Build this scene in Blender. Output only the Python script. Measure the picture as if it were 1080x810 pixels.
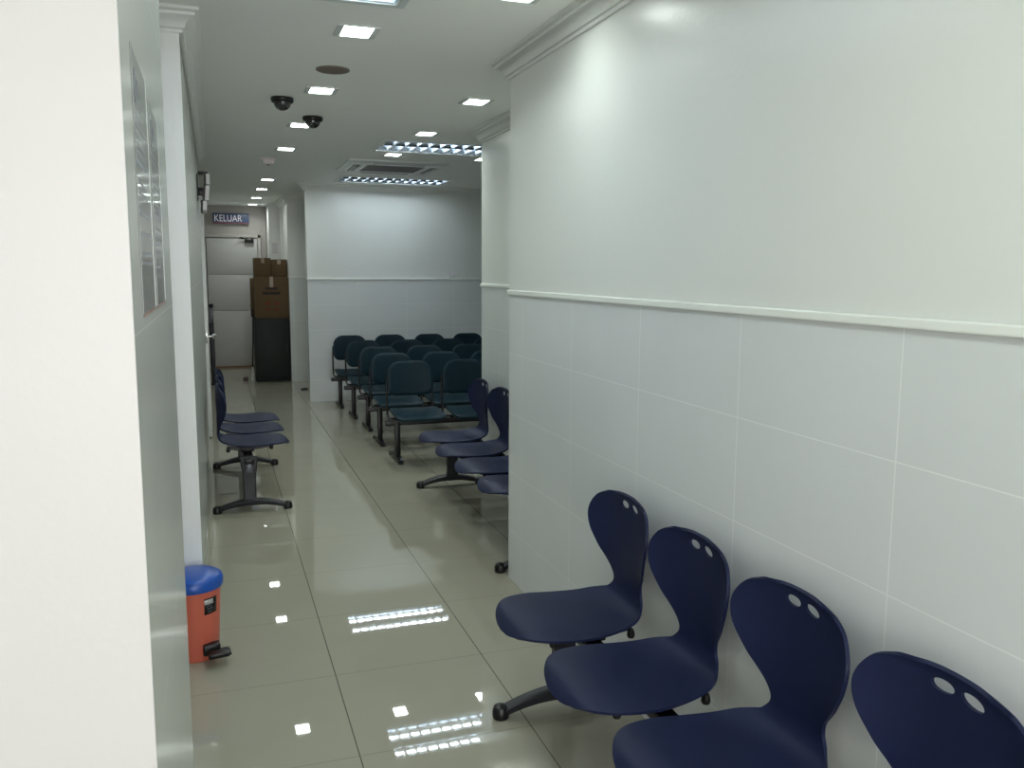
import bpy, bmesh, math, random
from mathutils import Vector, Matrix
random.seed(4)
S = bpy.context.scene
COL = S.collection
for o in list(bpy.data.objects): bpy.data.objects.remove(o)
PI = math.pi

# ------------------------------------------------------------------ camera
cam_d = bpy.data.cameras.new('camera'); cam = bpy.data.objects.new('camera', cam_d); COL.objects.link(cam)
F_ = Vector((0.3238, 0.9369, -0.1309)).normalized()
R_ = Vector((0.9451, -0.3265, 0.0047)); R_ = (R_ - F_*R_.dot(F_)).normalized()
U_ = R_.cross(F_)
M4 = Matrix(((R_.x, U_.x, -F_.x, 0), (R_.y, U_.y, -F_.y, 0), (R_.z, U_.z, -F_.z, 1.5868), (0, 0, 0, 1)))
cam.matrix_world = M4
cam_d.sensor_width = 36; cam_d.lens = 904.96/1080*36; cam_d.clip_start = 0.02; cam_d.clip_end = 60
S.camera = cam

# ------------------------------------------------------------------ light and exposure
S.view_settings.view_transform = 'Standard'; S.view_settings.look = 'None'
S.view_settings.gamma = 1; S.view_settings.use_curve_mapping = False
S.view_settings.exposure = -0.07
wd = bpy.data.worlds.new('world'); S.world = wd; wd.use_nodes = True
wd.node_tree.nodes['Background'].inputs[0].default_value = (0.80, 0.86, 1, 1)
wd.node_tree.nodes['Background'].inputs[1].default_value = 0.35
DAY_W = 190          # daylight through the open shop entrance behind the camera
LED_W = 3.0         # each square downlight
TUBE = 26.0         # emission of the fluorescent tubes
LED_E = 14.0

def area(name, loc, sx, sy, power, color, rot=(0, 0, 0), parent=None, spread=180):
    d = bpy.data.lights.new(name, 'AREA'); d.shape = 'RECTANGLE'; d.size = sx; d.size_y = sy
    d.spread = math.radians(spread); d.energy = power; d.color = color
    o = bpy.data.objects.new(name, d); COL.objects.link(o); o.location = loc; o.rotation_euler = rot
    if parent: o.parent = parent
    return o
area('entrance_daylight', (0.05, -4.95, 1.30), 2.5, 2.4, DAY_W, (1.0, 0.985, 0.965), (PI/2, 0, 0))

# ------------------------------------------------------------------ materials
def mat(name, col, rough=0.5, metal=0, spec=0.5, noise=0.0, nscale=20, bump=0.0, bscale=60, emit=None, estr=0, coat=0):
    m = bpy.data.materials.new(name); m.use_nodes = True
    nt = m.node_tree; b = nt.nodes['Principled BSDF']
    b.inputs['Base Color'].default_value = (*col, 1); b.inputs['Roughness'].default_value = rough
    b.inputs['Metallic'].default_value = metal; b.inputs['Specular IOR Level'].default_value = spec
    b.inputs['Coat Weight'].default_value = coat
    if emit: b.inputs['Emission Color'].default_value = (*emit, 1); b.inputs['Emission Strength'].default_value = estr
    tc = nt.nodes.new('ShaderNodeTexCoord')
    if noise:
        n = nt.nodes.new('ShaderNodeTexNoise'); n.inputs['Scale'].default_value = nscale; n.inputs['Detail'].default_value = 4
        nt.links.new(tc.outputs['Object'], n.inputs['Vector'])
        r = nt.nodes.new('ShaderNodeMixRGB'); r.inputs[1].default_value = (*[c*(1-noise) for c in col], 1); r.inputs[2].default_value = (*[min(1, c*(1+noise)) for c in col], 1)
        nt.links.new(n.outputs['Fac'], r.inputs[0]); nt.links.new(r.outputs[0], b.inputs['Base Color'])
    if bump:
        n2 = nt.nodes.new('ShaderNodeTexNoise'); n2.inputs['Scale'].default_value = bscale; n2.inputs['Detail'].default_value = 3
        nt.links.new(tc.outputs['Object'], n2.inputs['Vector'])
        bp = nt.nodes.new('ShaderNodeBump'); bp.inputs['Strength'].default_value = bump; bp.inputs['Distance'].default_value = 0.01
        nt.links.new(n2.outputs['Fac'], bp.inputs['Height']); nt.links.new(bp.outputs['Normal'], b.inputs['Normal'])
    return m

def mth(nt, op, a, b=None, c=None):
    n = nt.nodes.new('ShaderNodeMath'); n.operation = op
    for i, v in enumerate((a, b, c)):
        if v is None: continue
        if isinstance(v, (int, float)): n.inputs[i].default_value = v
        else: nt.links.new(v, n.inputs[i])
    return n.outputs[0]

def grid_line(nt, coord, off, step, width):
    t = mth(nt, 'DIVIDE', mth(nt, 'SUBTRACT', coord, off), step)
    f = mth(nt, 'ABSOLUTE', mth(nt, 'SUBTRACT', t, mth(nt, 'ROUND', t)))
    return mth(nt, 'LESS_THAN', f, width/step/2)

def tiled(name, ax1, off1, step1, ax2, off2, step2, tile, grout, gw1, gw2, rough, below=None, paint=None, paint_rough=0.3, tile_noise=0.03, spec=0.5, g2fac=1.0, paint_bump=0.0):
    """glazed tiles with joints along two world axes; above height `below` the surface is paint"""
    m = bpy.data.materials.new(name); m.use_nodes = True; nt = m.node_tree; b = nt.nodes['Principled BSDF']
    tc = nt.nodes.new('ShaderNodeTexCoord'); sp = nt.nodes.new('ShaderNodeSeparateXYZ'); nt.links.new(tc.outputs['Object'], sp.inputs[0])
    l1 = grid_line(nt, sp.outputs[ax1], off1, step1, gw1)
    l2 = mth(nt, 'MULTIPLY', grid_line(nt, sp.outputs[ax2], off2, step2, gw2), g2fac)
    ln = mth(nt, 'MAXIMUM', l1, l2)
    n = nt.nodes.new('ShaderNodeTexNoise'); n.inputs['Scale'].default_value = 3.0; n.inputs['Detail'].default_value = 5
    nt.links.new(tc.outputs['Object'], n.inputs['Vector'])
    base = nt.nodes.new('ShaderNodeMixRGB'); base.inputs[1].default_value = (*[c*(1-tile_noise) for c in tile], 1); base.inputs[2].default_value = (*[min(1, c*(1+tile_noise)) for c in tile], 1)
    nt.links.new(n.outputs['Fac'], base.inputs[0])
    mx = nt.nodes.new('ShaderNodeMixRGB'); mx.inputs[2].default_value = (*grout, 1)
    nt.links.new(ln, mx.inputs[0]); nt.links.new(base.outputs[0], mx.inputs[1])
    colr = mx.outputs[0]; hgt = mth(nt, 'SUBTRACT', 1.0, ln); rr = rough
    if below is not None:
        up = mth(nt, 'GREATER_THAN', sp.outputs['Z'], below)
        m2 = nt.nodes.new('ShaderNodeMixRGB'); m2.inputs[2].default_value = (*paint, 1)
        nt.links.new(up, m2.inputs[0]); nt.links.new(colr, m2.inputs[1]); colr = m2.outputs[0]
        rr = mth(nt, 'ADD', rough, mth(nt, 'MULTIPLY', up, paint_rough-rough))
        n3 = nt.nodes.new('ShaderNodeTexNoise'); n3.inputs['Scale'].default_value = 45; n3.inputs['Detail'].default_value = 2
        nt.links.new(tc.outputs['Object'], n3.inputs['Vector'])
        hgt = mth(nt, 'MAXIMUM', hgt, up)
        hgt = mth(nt, 'ADD', hgt, mth(nt, 'MULTIPLY', mth(nt, 'MULTIPLY', n3.outputs['Fac'], up), paint_bump))
    nt.links.new(colr, b.inputs['Base Color'])
    if isinstance(rr, (int, float)): b.inputs['Roughness'].default_value = rr
    else: nt.links.new(rr, b.inputs['Roughness'])
    b.inputs['Specular IOR Level'].default_value = spec
    bp = nt.nodes.new('ShaderNodeBump'); bp.inputs['Strength'].default_value = 0.35; bp.inputs['Distance'].default_value = 0.002
    nt.links.new(hgt, bp.inputs['Height']); nt.links.new(bp.outputs['Normal'], b.inputs['Normal'])
    return m

TILE = (0.70, 0.725, 0.725); GRT = (0.82, 0.845, 0.83); PAINT = (0.765, 0.785, 0.75)
M = {}
M['floor'] = tiled('polished_floor_tile', 'X', 0.3948, 0.6, 'Y', 3.258, 0.6, (0.385, 0.370, 0.295), (0.13, 0.12, 0.10), 0.0042, 0.003, 0.018, spec=0.55, tile_noise=0.05, g2fac=0.5)
M['wall_x'] = tiled('side_wall_tile_and_paint', 'Y', 3.2868, 0.6065, 'Z', 1.1746, 0.3037, TILE, GRT, 0.004, 0.0032, 0.16, 1.478, PAINT, 0.27, paint_bump=0.8)
M['wall_y'] = tiled('cross_wall_tile_and_paint', 'X', 1.05, 0.6, 'Z', 1.1746, 0.3037, TILE, GRT, 0.004, 0.004, 0.16, 1.478, PAINT, 0.30, paint_bump=0.8)
M['wall_l'] = tiled('left_wall_gloss_tile', 'Y', 1.6, 0.6, 'Z', 0.9, 0.6, (0.60, 0.62, 0.59), (0.68, 0.70, 0.68), 0.002, 0.003, 0.20)
M['white_paint'] = mat('white_gloss_paint', (0.80, 0.80, 0.79), 0.35, bump=0.04)
M['front'] = mat('white_paint_dimmed', (0.575, 0.562, 0.56), 0.4, bump=0.04)  # white paint darkened in its colour to offset strong daylight on this face
M['pillar'] = mat('white_paint_light_boosted', (0.90, 0.91, 0.90), 0.35, bump=0.04)  # white paint lightened in its colour, standing in for light the pillar lacks
M['ceiling'] = mat('ceiling_paint', (0.89, 0.905, 0.88), 0.6, bump=0.03)
M['trim'] = mat('white_plaster_trim', (0.78, 0.80, 0.77), 0.4)
M['rail'] = mat('cream_rail_tile', (0.84, 0.87, 0.82), 0.25)
M['navy'] = mat('navy_plastic', (0.0115, 0.0165, 0.052), 0.48, spec=0.17, bump=0.05, bscale=350)
M['teal'] = mat('teal_plastic', (0.0055, 0.0215, 0.0325), 0.45, spec=0.17, bump=0.06, bscale=250)
M['black'] = mat('black_plastic', (0.006, 0.006, 0.007), 0.38, spec=0.35)
M['dark_steel'] = mat('charcoal_steel', (0.016, 0.016, 0.021), 0.42, spec=0.4)
M['grey_steel'] = mat('grey_steel', (0.10, 0.11, 0.13), 0.35, metal=0.3)
M['chrome'] = mat('chrome', (0.7, 0.7, 0.7), 0.15, metal=1)
M['mirror'] = mat('louvre_aluminium', (0.50, 0.56, 0.66), 0.2, metal=1)
M['blade'] = mat('louvre_blade_satin', (0.72, 0.78, 0.86), 0.35)
M['fixture'] = mat('fixture_enamel', (0.62, 0.66, 0.66), 0.35)
M['led'] = mat('led_diffuser', (0.9, 0.95, 0.93), 0.4, emit=(0.93, 1.0, 0.97), estr=LED_E)
M['tube'] = mat('fluorescent_glow', (0.95, 0.95, 0.95), 0.4, emit=(0.84, 0.94, 1.0), estr=TUBE)
M['dome'] = mat('smoked_dome', (0.01, 0.01, 0.012), 0.08, coat=1)
M['smoke_w'] = mat('smoke_detector_plastic', (0.86, 0.76, 0.78), 0.4)
M['speaker'] = mat('speaker_grille', (0.20, 0.165, 0.14), 0.6, noise=0.15, nscale=150)
M['bin'] = mat('coral_pink_plastic', (0.60, 0.135, 0.085), 0.38)
M['lid'] = mat('blue_plastic', (0.012, 0.085, 0.42), 0.3)
M['label_w'] = mat('label_white', (0.7, 0.7, 0.7), 0.5)
M['carton'] = mat('brown_cardboard', (0.125, 0.077, 0.034), 0.8, noise=0.12, nscale=12)
M['carton_ink'] = mat('carton_ink', (0.045, 0.030, 0.026), 0.8)
M['carton_red'] = mat('carton_red_ink', (0.20, 0.05, 0.02), 0.8)
M['tape'] = mat('packing_tape', (0.23, 0.15, 0.08), 0.3)
M['cabinet'] = mat('dark_grey_cabinet', (0.020, 0.023, 0.024), 0.5, spec=0.3)
M['door_g'] = mat('grey_door_paint', (0.50, 0.485, 0.48), 0.5, noise=0.05, nscale=6)
M['end_wall'] = mat('taupe_wall_paint', (0.42, 0.39, 0.37), 0.55, noise=0.10, nscale=7)
M['sign'] = mat('sign_blue', (0.05, 0.075, 0.17), 0.4, noise=0.2, nscale=25)
M['sign_t'] = mat('sign_lettering', (0.75, 0.70, 0.76), 0.5, emit=(0.9, 0.85, 0.95), estr=0.12)
M['paper'] = mat('notice_paper', (0.46, 0.48, 0.50), 0.14, coat=0.3)
M['ink'] = mat('notice_ink', (0.32, 0.33, 0.38), 0.3)
M['logo'] = mat('notice_logo_ink', (0.10, 0.11, 0.14), 0.3)
M['sleeve'] = mat('sleeve_edge', (0.70, 0.72, 0.72), 0.2)
M['brown'] = mat('brown_edge', (.28, .17, .14), .5)
M['red'] = mat('dark_red_plastic', (0.06, 0.012, 0.016), 0.4)
M['mop'] = mat('white_cotton', (0.6, 0.6, 0.56), 0.9, noise=0.2, nscale=60)
M['white_pl'] = mat('white_plastic', (0.75, 0.73, 0.74), 0.35)
M['dirty'] = mat('vent_grey', (0.20, 0.20, 0.21), 0.6)

# ------------------------------------------------------------------ mesh helpers
class MB:
    def __init__(s): s.bm = bmesh.new()
    def _x(s, vs, mtx):
        if mtx is not None: bmesh.ops.transform(s.bm, matrix=mtx, verts=vs)
    def box(s, a, b, bev=0, mtx=None, seg=2):
        x0, y0, z0 = a; x1, y1, z1 = b
        r = bmesh.ops.create_cube(s.bm, size=1)
        vs = r['verts']
        bmesh.ops.scale(s.bm, vec=(x1-x0, y1-y0, z1-z0), verts=vs)
        bmesh.ops.translate(s.bm, vec=((x0+x1)/2, (y0+y1)/2, (z0+z1)/2), verts=vs)
        if bev:
            es = list({e for v in vs for e in v.link_edges})
            rr = bmesh.ops.bevel(s.bm, geom=es, offset=bev, segments=seg, affect='EDGES', profile=0.5)
            vs = list({v for f in rr['faces'] for v in f.verts} | {v for v in vs if v.is_valid})
        s._x(vs, mtx); return s
    def lathe(s, prof, c=(0, 0, 0), n=32, mtx=None, sq=(1, 1)):
        rings = []; allv = []
        for r, z in prof:
            if r < 1e-6:
                v = s.bm.verts.new((c[0], c[1], c[2]+z)); rings.append([v]); allv.append(v)
            else:
                ring = [s.bm.verts.new((c[0]+sq[0]*r*math.cos(2*PI*i/n), c[1]+sq[1]*r*math.sin(2*PI*i/n), c[2]+z)) for i in range(n)]
                rings.append(ring); allv += ring
        for A, B in zip(rings, rings[1:]):
            for i in range(n):
                j = (i+1) % n
                if len(A) == 1 and len(B) == 1: continue
                if len(A) == 1: s.bm.faces.new((A[0], B[j], B[i]))
                elif len(B) == 1: s.bm.faces.new((A[i], A[j], B[0]))
                else: s.bm.faces.new((A[i], A[j], B[j], B[i]))
        s._x(allv, mtx); return s
    def cyl(s, p0, p1, r0, r1=None, n=16):
        r1 = r0 if r1 is None else r1
        return s.tube([p0, p1], [r0, r1], n)
    def tube(s, pts, rad, n=12):
        pts = [Vector(p) for p in pts]
        if not isinstance(rad, (list, tuple)): rad = [rad]*len(pts)
        rings = []; up = None
        for i, p in enumerate(pts):
            d = (pts[min(i+1, len(pts)-1)] - pts[max(i-1, 0)]).normalized()
            if up is None: up = Vector((0, 0, 1)) if abs(d.z) < 0.9 else Vector((1, 0, 0))
            a = d.cross(up).normalized(); b = a.cross(d).normalized(); up = b
            rings.append([s.bm.verts.new(p + (a*math.cos(2*PI*k/n)+b*math.sin(2*PI*k/n))*rad[i]) for k in range(n)])
        for A, B in zip(rings, rings[1:]):
            for k in range(n): s.bm.faces.new((A[k], A[(k+1) % n], B[(k+1) % n], B[k]))
        s.bm.faces.new(rings[0][::-1]); s.bm.faces.new(rings[-1]); return s
    def sections(s, secs):
        """loft of closed loops (same count), capped"""
        R = [[s.bm.verts.new(p) for p in q] for q in secs]; n = len(R[0])
        for A, B in zip(R, R[1:]):
            for k in range(n): s.bm.faces.new((A[k], A[(k+1) % n], B[(k+1) % n], B[k]))
        s.bm.faces.new(R[0][::-1]); s.bm.faces.new(R[-1]); return s
    def obj(s, name, m, parent=None, smooth=True, bevel=0, loc=None):
        bmesh.ops.recalc_face_normals(s.bm, faces=s.bm.faces[:])
        if smooth:
            for f in s.bm.faces: f.smooth = True
            for e in s.bm.edges:
                if len(e.link_faces) == 2 and e.calc_face_angle(0) > math.radians(38): e.smooth = False
        me = bpy.data.meshes.new(name); s.bm.to_mesh(me); s.bm.free()
        me.materials.append(m)
        o = bpy.data.objects.new(name, me); COL.objects.link(o)
        if parent is not None: o.parent = parent
        if loc: o.location = loc
        if bevel:
            b = o.modifiers.new('bevel', 'BEVEL'); b.width = bevel; b.segments = 3; b.limit_method = 'ANGLE'; b.angle_limit = math.radians(40)
        return o

def thing(name, label, cat, loc=(0, 0, 0), rz=0, group=None):
    o = bpy.data.objects.new(name, None); COL.objects.link(o); o.location = loc; o.rotation_euler = (0, 0, rz)
    o.empty_display_size = 0.1
    tag(o, label, cat, group); return o
def tag(o, label, cat, group=None):
    o['label'] = label; o['category'] = cat; o['kind'] = 'thing'
    if group: o['group'] = group
    return o
def kids(o): return [c for c in list(bpy.data.objects) if c.parent is o]
def dup(o, parent=None):
    c = o.copy(); COL.objects.link(c); c.parent = parent
    for k in kids(o): dup(k, c)
    return c
def dup_thing(src, label, loc, rz=None, group=None):
    c = dup(src); c.location = loc; c['label'] = label
    if rz is not None: c.rotation_euler = (0, 0, rz)
    if group: c['group'] = group
    return c
def struct(o): o['kind'] = 'structure'; return o
def sbox(name, a, b, m, bevel=0): return struct(MB().box(a, b).obj(name, m, smooth=False, bevel=bevel))
def mesh_text(name, body, size, m, parent, loc, rot, depth=0.001, sx=1.0):
    c = bpy.data.curves.new('lettering', 'FONT'); c.body = body; c.size = size; c.extrude = depth; c.align_x = 'CENTER'; c.align_y = 'CENTER'
    t = bpy.data.objects.new('lettering', c); COL.objects.link(t)
    dg = bpy.context.evaluated_depsgraph_get(); me = bpy.data.meshes.new_from_object(t.evaluated_get(dg))
    bpy.data.objects.remove(t); me.materials.clear(); me.materials.append(m)
    o = bpy.data.objects.new(name, me); COL.objects.link(o); o.parent = parent; o.location = loc; o.rotation_euler = rot; o.scale = (sx, 1, 1)
    return o

# ------------------------------------------------------------------ room shell
H = 2.592
XL, XW, XW2 = -0.10, 1.398, 1.88
sbox('floor', (-1.35, -5.0, -0.05), (5.0, 14.75, 0), M['floor'])
T0 = (0.12, 2.20, 0.72, 3.40); T1 = (1.35, 9.56, 2.57, 10.16); T2 = (1.31, 6.83, 2.53, 7.43); T3 = (0.12, -1.20, 0.72, 0.0)
b = MB()
xs = sorted({-1.35, 5.0} | {t[0] for t in (T0, T1, T2, T3)} | {t[2] for t in (T0, T1, T2, T3)})
ys = sorted({-5.0, 14.75} | {t[1] for t in (T0, T1, T2, T3)} | {t[3] for t in (T0, T1, T2, T3)})
for i in range(len(xs)-1):
    for j in range(len(ys)-1):
        cx, cy = (xs[i]+xs[i+1])/2, (ys[j]+ys[j+1])/2
        if any(t[0] < cx < t[2] and t[1] < cy < t[3] for t in (T0, T1, T2, T3)): continue
        b.box((xs[i], ys[j], H), (xs[i+1], ys[j+1], H+0.11))
struct(b.obj('ceiling', M['ceiling'], smooth=False))

sbox('wall_right', (XW, -5.0, 0), (5.0, 4.09, H), M['wall_x'])
sbox('wall_right_recess', (XW2, 4.09, 0), (5.0, 6.14, H), M['wall_x'])
sbox('wall_waiting_back', (1.05, 10.5, 0), (5.0, 10.6, H), M['wall_y'])
sbox('wall_waiting_right', (4.9, 6.14, 0), (5.0, 10.5, H), M['wall_x'])
sbox('wall_passage_right', (3.0, 10.6, 0), (3.1, 12.5, H), M['wall_x'])
sbox('wall_far_block', (0.998, 12.5, 0), (3.1, 14.75, H), M['wall_y'])
sbox('wall_far_column', (0.835, 14.0, 0), (0.998, 14.7, H), M['white_paint'])
sbox('wall_end', (-0.35, 14.65, 0), (0.998, 14.75, H), M['end_wall'])
sbox('wall_left_near', (-1.35, 1.213, 0), (XL, 2.30, H), M['wall_l'])
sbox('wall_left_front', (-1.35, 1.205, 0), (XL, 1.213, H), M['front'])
sbox('wall_left_outer', (-1.45, -5.0, 0), (-1.35, 3.76, H), M['white_paint'])
sbox('wall_left_far', (-1.35, 3.768, 0), (-0.094, 8.2, H), M['wall_l'])
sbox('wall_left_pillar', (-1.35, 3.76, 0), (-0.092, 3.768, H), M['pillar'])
sbox('wall_left_end', (-1.35, 8.2, 0), (-0.112, 14.75, H), M['wall_l'])

# chair rail trims on the tiled walls
def rail_x(n, x, y0, y1): sbox(n, (x-0.012, y0, 1.468), (x+0.002, y1, 1.492), M['rail'], 0.005)
rail_x('trim_1', XW, -5.0, 4.098)
rail_x('trim_2', XW2, 4.09, 6.148)
sbox('trim_3', (1.042, 10.488, 1.468), (4.9, 10.502, 1.492), M['rail'], 0.005)
sbox('trim_4', (0.99, 12.49, 1.468), (3.0, 12.502, 1.492), M['rail'], 0.005)
# plaster cornices: stepped cove profile swept along a wall
PROF = [(0, 0), (0.012, 0), (0.014, 0.012), (0.022, 0.016), (0.028, 0.034), (0.046, 0.052), (0.060, 0.058), (0.062, 0.068), (0.078, 0.074), (0.078, 0.086), (0, 0.086)]
def cornice(n, path, offs):
    b = MB(); b.sections([[(p[0]+o[0]*u, p[1]+o[1]*u, H-0.0862+v) for u, v in PROF] for p, o in zip(path, offs)])
    struct(b.obj(n, M['trim']))
cornice('trim_5', [(XW, -5.0), (XW, 4.09), (XW2, 4.09)], [(-1, 0), (-1, 1), (0, 1)])
cornice('trim_6', [(XW2, 4.18), (XW2, 6.14), (4.9, 6.14)], [(-1, 0), (-1, 1), (0, 1)])
cornice('trim_7', [(4.9, 10.5), (1.05, 10.5), (1.05, 10.6)], [(0, -1), (-1, -1), (-1, 0)])
cornice('trim_8', [(-1.35, 3.76), (-0.092, 3.76), (-0.092, 8.2)], [(0, -1), (1, -1), (1, 0)])
cornice('trim_9', [(3.0, 12.5), (0.998, 12.5), (0.998, 13.9)], [(0, -1), (-1, -1), (-1, 0)])

# far door in the end wall
d1 = struct(bpy.data.objects.new('door_1', None)); COL.objects.link(d1); d1.location = (0.3, 14.65, 0)
b = MB(); b.box((-0.39, -0.045, 0.02), (0.385, -0.008, 0.92), 0.004); b.box((-0.39, -0.045, 0.926), (0.385, -0.008, 1.50), 0.004); b.box((-0.39, -0.045, 1.506), (0.385, -0.008, 2.08), 0.004)
b.obj('door_leaf', M['door_g'], d1)
b = MB(); b.box((0.39, -0.06, 0), (0.44, -0.002, 2.14), 0.004); b.box((-0.40, -0.06, 2.09), (0.44, -0.002, 2.14), 0.004); b.box((0.50, -0.03, 0), (0.52, -0.002, 2.5), 0.003)
b.obj('door_frame', M['end_wall'], d1)
b = MB(); b.box((0.19, -0.10, 2.015), (0.33, -0.047, 2.065), 0.008); b.tube([(0.19, -0.08, 2.075), (0.10, -0.12, 2.08), (0.16, -0.05, 2.10)], 0.009, 8); b.cyl((0.22, -0.075, 2.06), (0.22, -0.075, 2.085), 0.015); b.cyl((0.31, -0.075, 2.06), (0.31, -0.075, 2.082), 0.015)
b.obj('door_closer', M['black'], d1)
MB().box((-0.35, -0.075, 0.0), (0.385, -0.047, 0.03), 0.004).obj('door_sill', mat('brown_sill', (0.20, 0.11, 0.06), 0.5), d1)
# opened door leaf standing edge-on along the left wall
d2 = struct(bpy.data.objects.new('door_2', None)); COL.objects.link(d2); d2.location = (-0.086, 8.5, 0)
MB().box((-0.019, 0, 0.01), (0.017, 0.82, 2.19), 0.003).obj('door_leaf', M['white_paint'], d2)
b = MB(); b.box((-0.010, -0.004, 0.90), (0.010, 0.001, 1.02), 0.001); b.box((-0.004, -0.012, 0.945), (0.007, 0, 0.975), 0.002)
b.lathe([(0, 0), (0.024, 0), (0.024, 0.006), (0.010, 0.010), (0.010, 0.03), (0.024, 0.04), (0.026, 0.055), (0.018, 0.066), (0, 0.068)], n=20, mtx=Matrix.Translation((0.017, 0.06, 0.96)) @ Matrix.Rotation(PI/2, 4, 'Y'))
b.obj('door_handle', M['chrome'], d2)
sbox('trim_13', (-0.114, 8.32, 0), (-0.098, 8.40, 2.2), M['white_paint'], 0.002)

# ------------------------------------------------------------------ S-shell chair (navy) with two grip holes
def interp(P, t):
    """Catmull-Rom through a list of tuples, t in 0..len-1"""
    i = min(int(t), len(P)-2); f = t-i
    p0, p1, p2, p3 = P[max(i-1, 0)], P[i], P[i+1], P[min(i+2, len(P)-1)]
    return tuple(0.5*(2*b+(c-a)*f+(2*a-5*b+4*c-d)*f*f+(-a+3*b-3*c+d)*f**3) for a, b, c, d in zip(p0, p1, p2, p3))
# x, z, half width, edge wrap (towards the sitter's side)
SHELL = [(-.180, .813, .085, .010), (-.184, .805, .140, .020), (-.188, .785, .185, .036), (-.190, .745, .217, .052), (-.190, .70, .226, .060), (-.188, .65, .212, .056),
         (-.186, .60, .178, .040), (-.187, .56, .142, .024), (-.188, .525, .112, .013), (-.190, .49, .101, .008), (-.188, .458, .115, .010), (-.172, .428, .140, .016),
         (-.128, .410, .172, .018), (-.06, .406, .192, .010), (.03, .414, .210, -.002), (.11, .425, .215, -.010), (.18, .431, .203, -.014), (.222, .428, .182, -.012), (.250, .419, .152, -.008), (.270, .404, .108, -.004), (.280, .393, .058, -.003), (.283, .388, .022, 0)]
def shell_mesh(mat_):
    bm = bmesh.new(); NR, NC = 110, 26; rows = []
    for i in range(NR+1):
        t = (len(SHELL)-1)*i/NR
        x, z, w, c = interp(SHELL, t)
        xa, za, _, _ = interp(SHELL, max(t-.05, 0)); xb, zb, _, _ = interp(SHELL, min(t+.05, len(SHELL)-1))
        dx, dz = xb-xa, zb-za; L = math.hypot(dx, dz) or 1
        nx, nz = -dz/L, dx/L     # normal towards the sitter (front/up)
        if nx*0.7+nz*0.7 < 0: nx, nz = -nx, -nz
        row = []
        for j in range(NC+1):
            s = -1+2*j/NC; s2 = abs(s)**2.4
            row.append(bm.verts.new((x+nx*c*s2, s*w, z+nz*c*s2)))
        rows.append(row)
    for a, b_ in zip(rows, rows[1:]):
        for j in range(NC): bm.faces.new((a[j], a[j+1], b_[j+1], b_[j]))
    bmesh.ops.recalc_face_normals(bm, faces=bm.faces[:])
    me = bpy.data.meshes.new('seat_shell'); bm.to_mesh(me); bm.free()
    o = bpy.data.objects.new('tmp', me); COL.objects.link(o)
    so = o.modifiers.new('s', 'SOLIDIFY'); so.thickness = 0.009; so.offset = 0
    cut = MB()
    for s in (-1, 1):
        mt = Matrix.Translation((-0.19, s*0.036, 0.774)) @ Matrix.Rotation(-s*math.radians(5), 4, 'X') @ Matrix.Rotation(PI/2, 4, 'Y')
        cut.lathe([(0, -.08), (1, -.08), (1, .08), (0, .08)], n=28, mtx=mt @ Matrix.Diagonal((0.0140, 0.0285, 1, 1)))
    co = cut.obj('tmpcut', mat_, smooth=False)
    bo = o.modifiers.new('b', 'BOOLEAN'); bo.operation = 'DIFFERENCE'; bo.object = co; bo.solver = 'EXACT'
    bpy.context.view_layer.update()
    dg = bpy.context.evaluated_depsgraph_get(); m2 = bpy.data.meshes.new_from_object(o.evaluated_get(dg))
    bpy.data.objects.remove(o); bpy.data.objects.remove(co)
    bm = bmesh.new(); bm.from_mesh(m2)
    for f in bm.faces: f.smooth = True; f.material_index = 0
    for e in bm.edges:
        if len(e.link_faces) == 2 and e.calc_face_angle(0) > math.radians(45): e.smooth = False
    bm.to_mesh(m2); bm.free(); m2.materials.clear(); m2.materials.append(mat_); m2.name = 'seat_shell'
    return m2
SM = shell_mesh(M['navy'])
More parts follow.
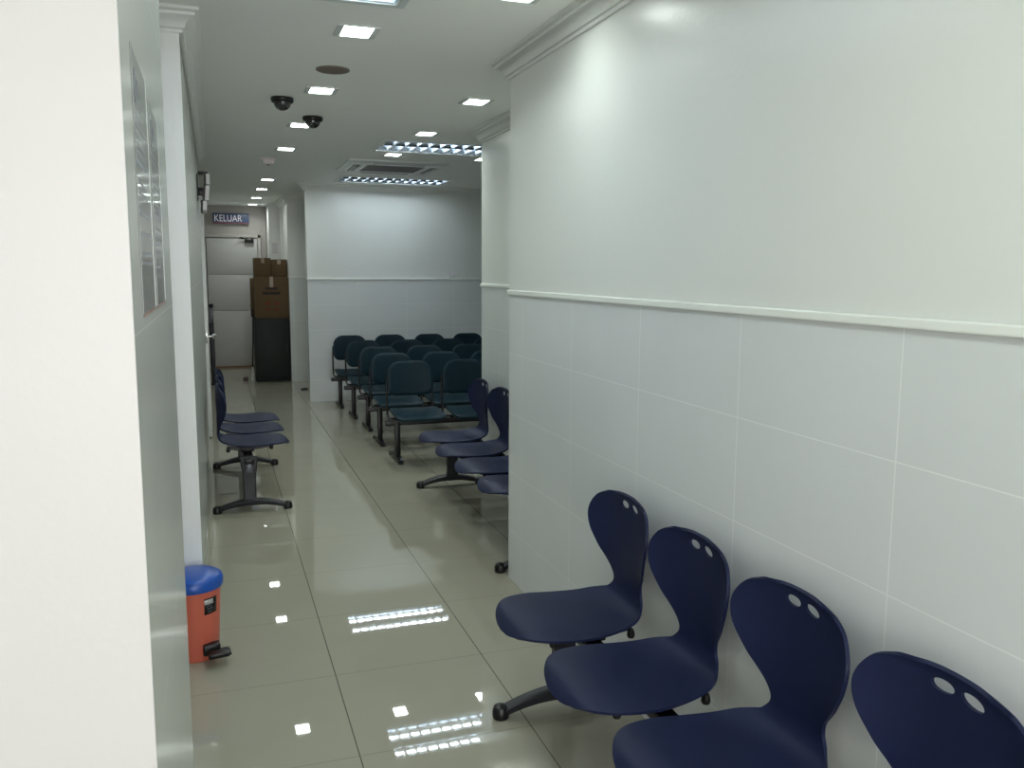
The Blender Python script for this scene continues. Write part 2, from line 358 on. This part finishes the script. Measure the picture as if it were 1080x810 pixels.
# seat carrier under each shell, with small round knobs at its ends
def carrier_mesh():
    b = MB()
    for s in (-1, 1):
        b.sections([[(x, s*0.105+dy, z+dz) for dy, dz in ((-.013, -.012), (.013, -.012), (.013, .010), (-.013, .010))] for x, z in ((-.13, .392), (-.05, .380), (.06, .384), (.17, .400))])
        for x, z in ((-.125, .392), (.155, .398)):
            b.lathe([(0, -.022), (.011, -.020), (.014, -.012), (.012, .0), (.008, .008), (0, .008)], c=(x, s*0.146, z-0.004), n=14)
            b.box((x-.010, min(s*0.105, s*0.148), z-.006), (x+.010, max(s*0.105, s*0.148), z+.004), .002)
    b.box((-.045, -.125, .358), (.045, .125, .386), .006)
    return b
cb = carrier_mesh(); co_ = cb.obj('seat_carrier', M['black']); CM = co_.data; bpy.data.objects.remove(co_)
def foot_meshes():
    b = MB(); secs = []
    N = 16
    for i in range(N+1):
        u = -1+2*i/N; x = 0.017+u*0.227
        zt = 0.034+0.052*(1-abs(u)**1.8); th = 0.027+0.016*(1-abs(u)); w = 0.025+0.006*(1-abs(u))
        secs.append([(x, dy*w, z) for dy, z in ((-.8, zt-th), (.8, zt-th), (1, zt-th*.6), (1, zt-th*.2), (.6, zt), (-.6, zt), (-1, zt-th*.2), (-1, zt-th*.6))])
    b.sections(secs)
    foot = b.obj('foot', M['dark_steel']); fm = foot.data; bpy.data.objects.remove(foot)
    b = MB()
    for x in (0.0,):
        b.lathe([(0, 0), (.028, 0), (.030, .006), (.030, .028), (.025, .042), (.012, .049), (0, .050)], c=(x, 0, 0), n=20)
    g = b.obj('glide', M['black']); gm = g.data; bpy.data.objects.remove(g)
    b = MB()
    secs = []
    for z, hx, hy in ((.060, .042, .022), (.12, .040, .021), (.25, .042, .022), (.31, .052, .026), (.362, .060, .028)):
        r = .008
        secs.append([(sx*(hx-(r if k else 0)), sy*(hy-(0 if k else r)), z) for sx, sy, k in ((-1, -1, 1), (1, -1, 1), (1, -1, 0), (1, 1, 0), (1, 1, 1), (-1, 1, 1), (-1, 1, 0), (-1, -1, 0))])
    b.sections(secs)
    l = b.obj('leg', M['dark_steel']); lm = l.data; bpy.data.objects.remove(l)
    b = MB(); b.box((-.022, -.027, .255), (.022, .027, .335), .006)
    c = b.obj('leg_cover', M['grey_steel']); cm = c.data; bpy.data.objects.remove(c)
    return fm, gm, lm, cm
FM, GM, LM, CVM = foot_meshes()
def child(name, me, parent, loc=(0, 0, 0)):
    o = bpy.data.objects.new(name, me); COL.objects.link(o); o.parent = parent; o.location = loc; return o
def navy_bench(label, loc, rz, n, pitch, legs, group='navy shell seat benches'):
    t = thing('beam_bench', label, 'bench', loc, rz, group)
    L0, L1 = min(legs)-.05, max(legs)+.05
    MB().box((-.030, L0, .325), (.030, L1, .360), .006).obj('beam', M['black'], t)
    for i in range(n):
        y = (i-(n-1)/2)*pitch
        s = child('seat_shell', SM, t, (0, y, 0))
        child('seat_carrier', CM, s)
    for y in legs:
        l = child('leg', LM, t, (0, y, 0)); child('leg_cover', CVM, l)
        f = child('foot', FM, t, (0, y, 0)); [child('glide', GM, f, (gx, 0, 0)) for gx in (-.207, .241)]
    return t
navy_bench('long navy blue moulded bench seat in the foreground, against the white tiled right wall', (1.153, 1.908, 0), PI, 4, .468, (-.837, .855))
navy_bench('navy blue four seat bench half hidden behind the corner of the right wall', (1.62, 5.11, 0), PI, 4, .483, (-.93, .94))
navy_bench('navy blue three seat bench standing by the left corridor wall beyond the pedal bin', (0.172, 6.59, 0), 0, 3, .475, (-.80, .56))

# ------------------------------------------------------------------ teal tandem benches facing the camera in the waiting area
def rounded_panel(w, h, t, r, curve, n=10, taper=0.0, puff=0.006):
    """upright padded panel, width along x, height along z, concave towards -y"""
    bm = MB(); out = []
    for cx, cz, a0 in ((w/2-r, h/2-r, 0), (-w/2+r, h/2-r, 90), (-w/2+r*.6, -h/2+r*.6, 180), (w/2-r*.6, -h/2+r*.6, 270)):
        rr = r if a0 < 180 else r*.6
        for k in range(n+1):
            a = math.radians(a0+90*k/n); out.append((cx+rr*math.cos(a), cz+rr*math.sin(a)))
    def ring(sc, y):
        q = []
        for x, z in out:
            X = x*sc*(1-taper*(0.5-z/h)*0.5); Zz = z*(1-(1-sc)*w/h)
            q.append((X, y - curve*(2*X/w)**2, Zz))
        return q
    secs = [ring(.55, -t/2-puff), ring(.85, -t/2-puff*.7), ring(.97, -t/2), ring(1, -t/4), ring(1, t/4), ring(.97, t/2), ring(.85, t/2+puff*.3), ring(.5, t/2+puff*.4)]
    bm.sections(secs); return bm
pb = rounded_panel(.39, .29, .022, .118, .030)
o = pb.obj('backrest', M['teal']); BKM = o.data; bpy.data.objects.remove(o)
pb = rounded_panel(.41, .40, .026, .09, .0, puff=.004); o = pb.obj('seat', M['teal']); STM = o.data; bpy.data.objects.remove(o)
for v in STM.vertices: v.co.y += -.022*(2*v.co.x/.41)**2 + .02*max(0, (-v.co.z-.08)/.12)**2*0.4 - 0.0
def frame_mesh():
    b = MB()
    for s in (-1, 1):
        b.tube([(s*.196, -.10, .350), (s*.198, .06, .352), (s*.199, .115, .375), (s*.199, .140, .46), (s*.197, .155, .60), (s*.190, .163, .70)], .0095, 10)
        b.cyl((s*.196, -.09, .352), (s*.15, -.09, .375), .009, n=8)
    b.box((-.20, -.11, .345), (.20, -.09, .362), .004); b.box((-.20, .04, .345), (.20, .06, .362), .004)
    b.box((-.10, .128, .545), (.10, .150, .565), .004)
    return b
o = frame_mesh().obj('seat_frame', M['black']); SFM = o.data; bpy.data.objects.remove(o)
def teal_leg():
    b = MB(); b.box((-.022, -.028, .03), (.022, .028, .34), .006)
    return b
o = teal_leg().obj('leg', M['black']); TLM = o.data; bpy.data.objects.remove(o)
b = MB(); b.sections([[(dx, y, z) for dx, z in ((-.02, z0), (.02, z0), (.02, z1), (-.02, z1))] for y, z0, z1 in ((-.14, .012, .030), (-.02, .018, .055), (.05, .018, .055), (.27, .012, .030))])
for y in (-.13, .255): b.lathe([(0, 0), (.022, 0), (.022, .012), (0, .014)], c=(0, y, 0), n=14)
o = b.obj('foot', M['black']); TFM = o.data; bpy.data.objects.remove(o)
def teal_bench(label, loc, n=4):
    t = thing('waiting_bench', label, 'bench', loc, 0, 'teal waiting benches in rows')
    MB().box((-.10, -.025, .305), (.14+.48*(n-1)+.24, .025, .345), .005).obj('beam', M['black'], t)
    for x in (0.0, .14+.48*(n-1)+.12):
        l = child('leg', TLM, t, (x, 0, 0)); child('foot', TFM, l)
    for i in range(n):
        x = .14+.48*i
        fr = child('seat_frame', SFM, t, (x, 0, 0))
        bk = child('backrest', BKM, t, (x, .143, .678)); bk.rotation_euler = (math.radians(-9), 0, 0)
        st = child('seat', STM, t, (x, -.135, .405)); st.rotation_euler = (math.radians(-86), 0, 0)
    return t
LB = ['teal waiting bench in the front row, nearest the camera of the five rows', 'teal waiting bench, second row from the front of the waiting area',
      'teal waiting bench in the middle of the five rows', 'teal waiting bench in the fourth row, one in front of the back wall row', 'teal waiting bench in the last row, close to the white back wall']
for k, xo in enumerate((1.400, 1.392, 1.41, 1.385, 1.345)):
    teal_bench(LB[k], (xo, 6.98+.76*k, 0))

# ------------------------------------------------------------------ pedal bin
t = thing('pedal_bin', 'small coral pink pedal bin with blue lid by the left wall', 'bin', (-.130, 3.632, 0))
MB().lathe([(0, 0), (.088, 0), (.092, .006), (.098, .10), (.108, .290), (.113, .292), (.113, .300), (.100, .300), (.095, .28), (0, .28)], n=48).obj('body', M['bin'], t)
MB().lathe([(.104, .296), (.118, .298), (.120, .304), (.119, .330), (.113, .342), (.095, .352), (.05, .360), (0, .362)], n=48).obj('lid', M['lid'], t)
b = MB(); b.box((.018, -.112, .028), (.085, -.070, .075), .006); b.box((.030, -.170, .036), (.112, -.100, .054), .006); b.box((.036, -.176, .044), (.118, -.120, .060), .005)
pd = b.obj('pedal', M['black'], t); pd.rotation_euler = (0, 0, math.radians(8))
# label wraps the body near the top
def bin_patch(z0, z1, a0, a1, off, m, name, parent, n=8):
    b = MB(); f = lambda z: .098+(z-.10)*.0526+off
    V = [[b.bm.verts.new(((f(z))*math.cos(a0+(a1-a0)*k/n), (f(z))*math.sin(a0+(a1-a0)*k/n), z)) for k in range(n+1)] for z in (z0, z1)]
    for k in range(n): b.bm.faces.new((V[0][k], V[0][k+1], V[1][k+1], V[1][k]))
    o = b.obj(name, m, parent); so = o.modifiers.new('s', 'SOLIDIFY'); so.thickness = .0006; return o
lb = bin_patch(.200, .268, math.radians(-66), math.radians(-33), .0012, M['black'], 'label', t)
for z0, z1, a0, a1 in ((.248, .262, -66, -56.5), (.248, .262, -55.5, -50), (.248, .262, -48.5, -45), (.243, .246, -65, -43), (.233, .237, -62, -48), (.222, .226, -60, -45), (.209, .213, -58, -48)):
    bin_patch(z0, z1, math.radians(a0), math.radians(a1), .0022, M['label_w'] if z0 > .24 else M['grey_steel'], 'label_print', lb, 3)

# ------------------------------------------------------------------ ceiling fixtures
def troffer(label, rect, along='x'):
    x0, y0, x1, y1 = rect; cx, cy = (x0+x1)/2, (y0+y1)/2
    L, W = (1.20, .58)
    t = thing('louvre_light', label, 'ceiling light', (cx, cy, H), 0 if along == 'x' else PI/2, 'louvred fluorescent ceiling lights')
    a, c = .61, .30
    b = MB(); b.box((-a+.004, -c+.004, .094), (a-.004, c-.004, .104)); 
    for s in (-1, 1):
        b.box((-a+.004, s*c-.010 if s > 0 else -c, 0), (a-.004, s*c if s > 0 else -c+.010, .10)); b.box((s*a-.010 if s > 0 else -a, -c, 0), (s*a if s > 0 else -a+.010, c, .10))
    b.obj('housing', M['fixture'], t, smooth=False)
    b = MB()
    for s in (-1, 1):
        b.box((-a-.012, min(s*(c-.022), s*(c+.012)), -.006), (a+.012, max(s*(c-.022), s*(c+.012)), -.0005), .001)
        b.box((min(s*(a-.022), s*(a+.012)), -c+.022, -.006), (max(s*(a-.022), s*(a+.012)), c-.022, -.0005), .001)
    b.obj('frame', M['fixture'], t)
    for s in (-1, 1):
        b = MB(); b.cyl((-.575, s*.138, .040), (.575, s*.138, .040), .013, n=14)
        tb = b.obj('fluorescent_tube', M['tube'], t)
        for e in (-1, 1): MB().cyl((e*.575, s*.138, .040), (e*.588, s*.138, .040), .0135, n=14).obj('tube_cap', M['white_pl'], tb)
    # parabolic aluminium louvre: long ridges and cross blades
    b = MB()
    for yc, hw in ((0, .040), (-.272, .018), (.272, .018)):
        b.sections([[(x, yc+dy, z) for dy, z in ((-.004, .001), (.004, .001), (hw*.35, .012), (hw*.8, .028), (hw, .050), (-hw, .050), (-hw*.8, .028), (-hw*.35, .012))] for x in (-.585, .585)])
    b.obj('louvre', M['mirror'], t)
    b = MB(); nb = 12
    for s in (-1, 1):
        ya, yb = (s*.016, s*.268) if s > 0 else (-.268, -.016)
        for i in range(nb+1):
            x = -.588+1.176*i/nb
            b.sections([[(x+dx, y, z) for dx, z in ((-.006, .001), (.006, .001), (.006, .012), (.007, .024), (-.007, .024), (-.006, .012))] for y in (ya, yb)])
    b.obj('cross_blades', M['blade'], t)
    return t
troffer('near louvred fluorescent ceiling light cut by the top edge of the picture', T0, 'y')
troffer('louvred fluorescent ceiling light added unseen behind the camera to brighten the lobby', T3, 'y')  # unseen fixture added to brighten the near walls
troffer('louvred fluorescent ceiling light above the front teal bench, partly hidden by the right wall', T2)
troffer('louvred fluorescent ceiling light close to the waiting area back wall', T1)

def downlight(label, x, y, k=1.0):
    t = thing('square_downlight', label, 'ceiling light', (x, y, H), 0, 'square ceiling downlights')
    b = MB()
    for s in (-1, 1):
        b.box((min(s*.062, s*.088), -.088, -.007), (max(s*.062, s*.088), .088, -.0006), .001)
        b.box((-.062, min(s*.084, s*.092), -.007), (.062, max(s*.084, s*.092), -.0006), .001)
    b.obj('frame', M['fixture'], t)
    MB().box((-.060, -.080, -.004), (.060, .080, -.0007)).obj('diffuser', M['led'], t, smooth=False)
    area('downlight_lamp', (0, 0, -.006), .112, .145, LED_W*k, (.91, 1.0, .93), (0, 0, 0), t, 152)
    return t
for (x, y, lab) in [(.613, 3.81, 'largest square downlight of the left row, nearest the camera, with grey frame showing'),
                    (.613, 5.09, 'second square downlight from the near end of the left row, just past the brown speaker'),
                    (.613, 6.33, 'square downlight of the left row touching a black dome camera'),
                    (.613, 7.60, 'square downlight of the left row just before the smoke detector'),
                    (.613, 10.23, 'square downlight of the left row just beyond the smoke detector'),
                    (.613, 11.45, 'third square downlight counted from the far door'),
                    (.613, 12.85, 'second square downlight counted from the far door'),
                    (.613, 14.15, 'farthest square downlight, nearest the far door and exit sign'),
                    (1.10, 3.10, 'square downlight cut by the top edge of the picture near the right wall'),
                    (1.526, 5.10, 'square downlight alone beside the end of the right wall'),
                    (1.526, 6.39, 'square downlight just in front of the nearer louvred light'),
                    (1.526, 7.63, 'square downlight between the nearer louvred light and the air conditioner'),
                    (2.36, 7.66, 'square downlight half hidden by the right wall edge, beside the louvred light')]:
    downlight(lab, x, y, 0.55 if x > 1 and y < 6 else 1.0)
for (x, y) in [(.613, 1.27), (.613, .55), (1.10, -1.5), (.613, -3.0)]:  # extra lamps outside the view, added to give the near walls more light
    downlight('square downlight added out of view to brighten the near walls', x, y)

def dome(label, x, y):
    t = thing('dome_camera', label, 'security camera', (x, y, H), 0, 'black dome security cameras')
    MB().lathe([(0, 0), (.064, 0), (.066, -.004), (.066, -.018), (.060, -.028), (.052, -.030), (0, -.030)], n=32).obj('base', M['black'], t)
    pr = [(.050*math.cos(a), -.028-.046*math.sin(a)) for a in [PI/2*k/10 for k in range(11)]]
    pr[-1] = (0, pr[-1][1]); MB().lathe([(0, -.028)]+pr, n=32).obj('dome', M['dome'], t)
    MB().box((-.008, -.056, -.045), (.008, -.042, -.034), .002).obj('lens_window', M['grey_steel'], t)
dome('black dome camera left of the downlight row, the nearer of the two', .422, 5.40)
dome('black dome camera overlapping a square downlight, the farther of the two', .661, 5.99)
t = thing('smoke_detector', 'round pinkish white smoke detector on the corridor ceiling', 'smoke detector', (.512, 8.33, H))
MB().lathe([(0, 0), (.068, 0), (.070, -.010), (.060, -.022), (0, -.022)], n=28).obj('base', M['smoke_w'], t)
MB().lathe([(0, -.02), (.052, -.022), (.050, -.040), (.038, -.052), (0, -.055)], n=28).obj('sensor_head', M['smoke_w'], t)
MB().lathe([(0, -.05), (.012, -.052), (.010, -.060), (0, -.061)], n=12).obj('sensor_window', M['black'], t)
t = thing('ceiling_speaker', 'round brown ceiling speaker between two downlights', 'speaker', (.609, 4.56, H))
MB().lathe([(.072, 0), (.084, 0), (.085, -.005), (.078, -.008), (.072, -.006)], n=36).obj('rim', M['speaker'], t)
MB().lathe([(0, -.0005), (.074, -.0005), (.073, -.006), (.04, -.009), (0, -.010)], n=36).obj('grille', mat('speaker_cloth', (.17, .14, .12), .8, noise=.2, nscale=300), t)

# cassette air conditioner
t = thing('cassette_air_conditioner', 'square grey cassette air conditioner in the ceiling between louvred lights', 'air conditioner', (1.68, 8.50, H))
b = MB()
q = .475
ring = lambda s_, z: [(-s_, -s_, z), (s_, -s_, z), (s_, s_, z), (-s_, s_, z)]
for A, B in ((ring(q, -.0006), ring(q, -.016)), (ring(q, -.016), ring(q-.04, -.030)), (ring(q-.04, -.030), ring(.28, -.030)), (ring(.28, -.030), ring(.28, -.006))):
    va = [b.bm.verts.new(p) for p in A]; vb = [b.bm.verts.new(p) for p in B]
    for k in range(4): b.bm.faces.new((va[k], va[(k+1) % 4], vb[(k+1) % 4], vb[k]))
bmesh.ops.remove_doubles(b.bm, verts=b.bm.verts[:], dist=1e-5)
b.obj('panel', M['fixture'], t, smooth=False)
b = MB()
b.box((-.28, -.28, -.010), (.28, .28, -.004))
for k in range(14):
    y = -.26+.04*k; b.box((-.275, y-.006, -.026), (.275, y+.006, -.010), .001)
b.obj('intake_grille', M['dirty'], t)
for k in range(4):
    r = Matrix.Rotation(k*PI/2, 4, 'Z')
    b = MB(); b.box((-.40, -.24, -.0325), (-.335, .24, -.0295), .001, mtx=r); b.obj('air_slot', M['black'] if k == 0 else M['dirty'], t)
    b = MB(); b.box((-.385, -.23, -.040), (-.375, .23, -.031), .001, mtx=r); b.obj('air_vane', M['fixture'], t)

# ------------------------------------------------------------------ queue display on the left wall
t = thing('queue_display', 'stacked white panel display jutting from the left corridor wall near the ceiling', 'display', (-.094, 7.0, 0))
b = MB(); b.box((0.004, .03, 2.14), (.050, .06, 2.20), .004); b.box((.0006, .01, 2.10), (.008, .09, 2.30), .002); b.obj('bracket', M['black'], t)
for z0, z1, xa, xb in ((2.225, 2.300, .066, .090), (2.105, 2.215, .052, .086), (2.030, 2.100, .036, .062)):
    sh = (xb-xa-.022)
    b = MB(); b.sections([[(x, y, z) for x, y in ((xx-.014, 0), (xx+.014, 0), (xx+.014, .34), (xx-.014, .34))] for z, xx in ((z0, xa+.012), (z1, xa+.012+sh))])
    p = b.obj('display_panel', M['white_pl'], t, bevel=.002)
    b = MB(); b.sections([[(x, y, z) for x, y in ((xx-.008, 0), (xx+.008, 0), (xx+.008, .35), (xx-.008, .35))] for z, xx in ((z0-.006, xa-.008), (z1+.006, xa-.008+sh))])
    b.obj('housing', M['black'], p)
b = MB(); b.box((.010, .02, 2.30), (.085, .12, 2.318), .003); b.obj('top_arm', M['black'], t)

# ------------------------------------------------------------------ exit sign
t = thing('exit_sign', 'blue sign with pale lettering above the far door', 'sign', (.295, 14.60, 2.39))
MB().box((-.275, -.015, -.082), (.275, .048, .082), .004).obj('sign_board', M['sign'], t)
mesh_text('lettering', 'KELUAR', .150, M['sign_t'], t, (-.045, -.017, -.002), (PI/2, 0, 0), sx=.78)
b = MB(); b.box((-.27, -.0165, -.080), (.27, -.0150, -.066)); b.obj('sign_stripe', mat('sign_red', (.30, .09, .09), .5), t)

# ------------------------------------------------------------------ steel cabinet and cartons
t = thing('steel_cabinet', 'dark grey steel cabinet with cartons on top, by the far door', 'cabinet', (.755, 12.88, 0))
MB().box((-.235, -.27, .0), (.235, .27, .90), .006).obj('body', M['cabinet'], t)
dr = MB().box((-.228, -.285, .05), (.228, -.272, .888), .004).obj('cabinet_door', M['cabinet'], t)
MB().box((.185, -.300, .42), (.200, -.2855, .52), .003).obj('handle', M['dark_steel'], dr)
def carton(label, loc, w, d, h, rz=0, big=False):
    t = thing('carton', label, 'cardboard box', loc, rz, 'stacked brown cartons')
    MB().box((-w/2, -d/2, 0), (w/2, d/2, h), .004).obj('box_body', M['carton'], t)
    b = MB(); b.box((-.025, -d/2-.0012, h*.72), (.025, -d/2-.0002, h)); b.box((-.025, -d/2, h+.0002), (.025, d/2, h+.0012)); b.obj('tape_strip', M['tape'], t)
    if big:
        b = MB(); y = -d/2
        b.box((-.085, y-.0016, .405), (.085, y-.0003, .440)); b.box((-.125, y-.0016, .335), (.115, y-.0003, .375)); b.obj('dark_print', M['carton_ink'], t)
        b = MB()
        for x, z in ((-.06, .21), (.07, .21)):
            b.lathe([(0, 0), (.030, 0), (.030, .0012), (.018, .0012), (.018, 0)], n=16, mtx=Matrix.Translation((x, y-.0002, z)) @ Matrix.Rotation(PI/2, 4, 'X'))
            b.box((x-.035, y-.0016, z-.095), (x+.035, y-.0003, z-.075)); 
        b.box((-.01, y-.0016, .235), (.01, y-.0003, .27)); b.obj('red_print', M['carton_red'], t)
    return t
carton('large brown carton with dark and red print, directly on the grey cabinet', (.765, 12.84, .9005), .46, .42, .585, big=True)
carton('small brown carton on top of the stack, the left and slightly taller one', (.655, 12.86, 1.487), .22, .34, .262, .03)
carton('small brown carton on top of the stack, the right one beside the wall', (.885, 12.86, 1.487), .21, .34, .243, -.02)
carton('flattish carton pushed behind the large carton, only its left side showing', (.745, 13.13, .9015), .50, .11, .56)

# mop leaning by the cabinet
t = thing('mop', 'white headed mop with dark handle leaning at the left side of the cabinet', 'mop', (.480, 12.80, 0))
MB().tube([(0.0, 0, .19), (.018, .005, .60), (.030, .01, 1.02)], .010, 10).obj('handle', M['black'], t)
b = MB(); b.lathe([(0, 0), (.040, .0), (.036, .03), (.020, .12), (.010, .20), (0, .20)], n=18, sq=(.9, 1.2)); b.obj('mop_head', M['mop'], t)
t = tag(MB().box((0, 0, 0), (.07, .10, .05), .006).obj('dustpan', M['red'], loc=(.345, 12.80, 0.0)), 'small dark red dustpan on the floor beside the mop', 'dustpan')
# slim stand by the far door
t = thing('floor_stand', 'slim dark floor stand with grey neck beside the far door', 'stand', (-.050, 12.50, 0))
MB().box((-.045, -.06, 0), (.045, .06, .03), .006).obj('base', M['black'], t)
MB().box((-.028, -.04, .03), (.028, .04, .86), .006).obj('column', M['dark_steel'], t)
MB().box((-.022, -.03, .86), (.024, .03, 1.06), .006).obj('neck', M['grey_steel'], t)
MB().lathe([(0, 0), (.024, .006), (.032, .030), (.024, .055), (0, .062)], c=(0, 0, 1.06), n=20).obj('head', M['black'], t)
t = tag(MB().lathe([(0, 0), (.05, 0), (.048, .012), (.03, .026), (0, .03)], n=20, sq=(1, .7)).obj('door_stopper', M['dark_steel'], loc=(1.085, 11.62, 0)), 'small dark door stopper on the floor between partition and far wall', 'door stopper')

# ------------------------------------------------------------------ notices
def notice(label, y0, y1, z0, z1, x, logo_z, group='clear sleeved notices on the left wall'):
    t = thing('notice_sheet', label, 'notice', (x, (y0+y1)/2, (z0+z1)/2), 0, group)
    w, h = (y1-y0)/2, (z1-z0)/2
    MB().box((.0003, -w, -h), (.0008, w, h)).obj('sheet', M['paper'], t, smooth=False)
    for s in (-1, 1): MB().box((.0003, min(s*(w-.005), s*w), -h), (.0012, max(s*(w-.005), s*w), h)).obj('sleeve_edge', M['sleeve'], t, smooth=False)
    MB().box((.0003, -w+.005, -h-.004), (.0012, w-.005, -h+.001)).obj('bottom_edge', M['brown'], t, smooth=False)
    b = MB(); r = random.Random(int(y0*100))
    z = h-.085
    while z > -h+.07:
        l = r.uniform(.55, .92)*(w*2-.05); b.box((.0008, -w+.025, z-.005), (.0010, -w+.025+l, z)); z -= .0145 if r.random() > .2 else .03
    b.obj('text_lines', M['ink'], t, smooth=False)
    b = MB(); b.lathe([(0, 0), (.020, 0), (.020, .0006), (0, .0006)], n=20, mtx=Matrix.Translation((.0006, -w+.05, h-.05)) @ Matrix.Rotation(PI/2, 4, 'Y') @ Matrix.Diagonal((1.3, 1.0, 1, 1)))
    b.box((.0008, -w+.08, h-.06), (.0011, -w+.12, h-.035)); b.obj('logo', M['logo'], t, smooth=False)
notice('grey notice in a clear sleeve on the left wall, the nearer one', 1.37, 1.66, 1.520, 1.905, XL, 1.88)
notice('grey notice in a clear sleeve on the left wall, the farther one', 1.71, 1.98, 1.520, 1.885, XL, 1.88)
t = thing('paper_notice', 'white paper notice on the far column above the cartons', 'notice', (.915, 14.0, 1.905))
MB().box((-.052, -.0025, -.105), (.052, -.0006, .105)).obj('sheet', M['white_pl'], t, smooth=False)
b = MB()
for k in range(6): b.box((-.038, -.0032, .07-.026*k), (.030+.006*(k % 2), -.0026, .078-.026*k))
b.obj('text_lines', M['ink'], t, smooth=False)
# wall switch
t = thing('wall_switch', 'small white switch plate on the waiting area back wall', 'switch', (2.84, 10.5, 1.525))
MB().box((-.043, -.010, -.043), (.043, -.0006, .043), .003).obj('plate', M['white_pl'], t)
MB().box((-.014, -.015, -.020), (.014, -.011, .020), .002).obj('rocker', M['white_pl'], t)
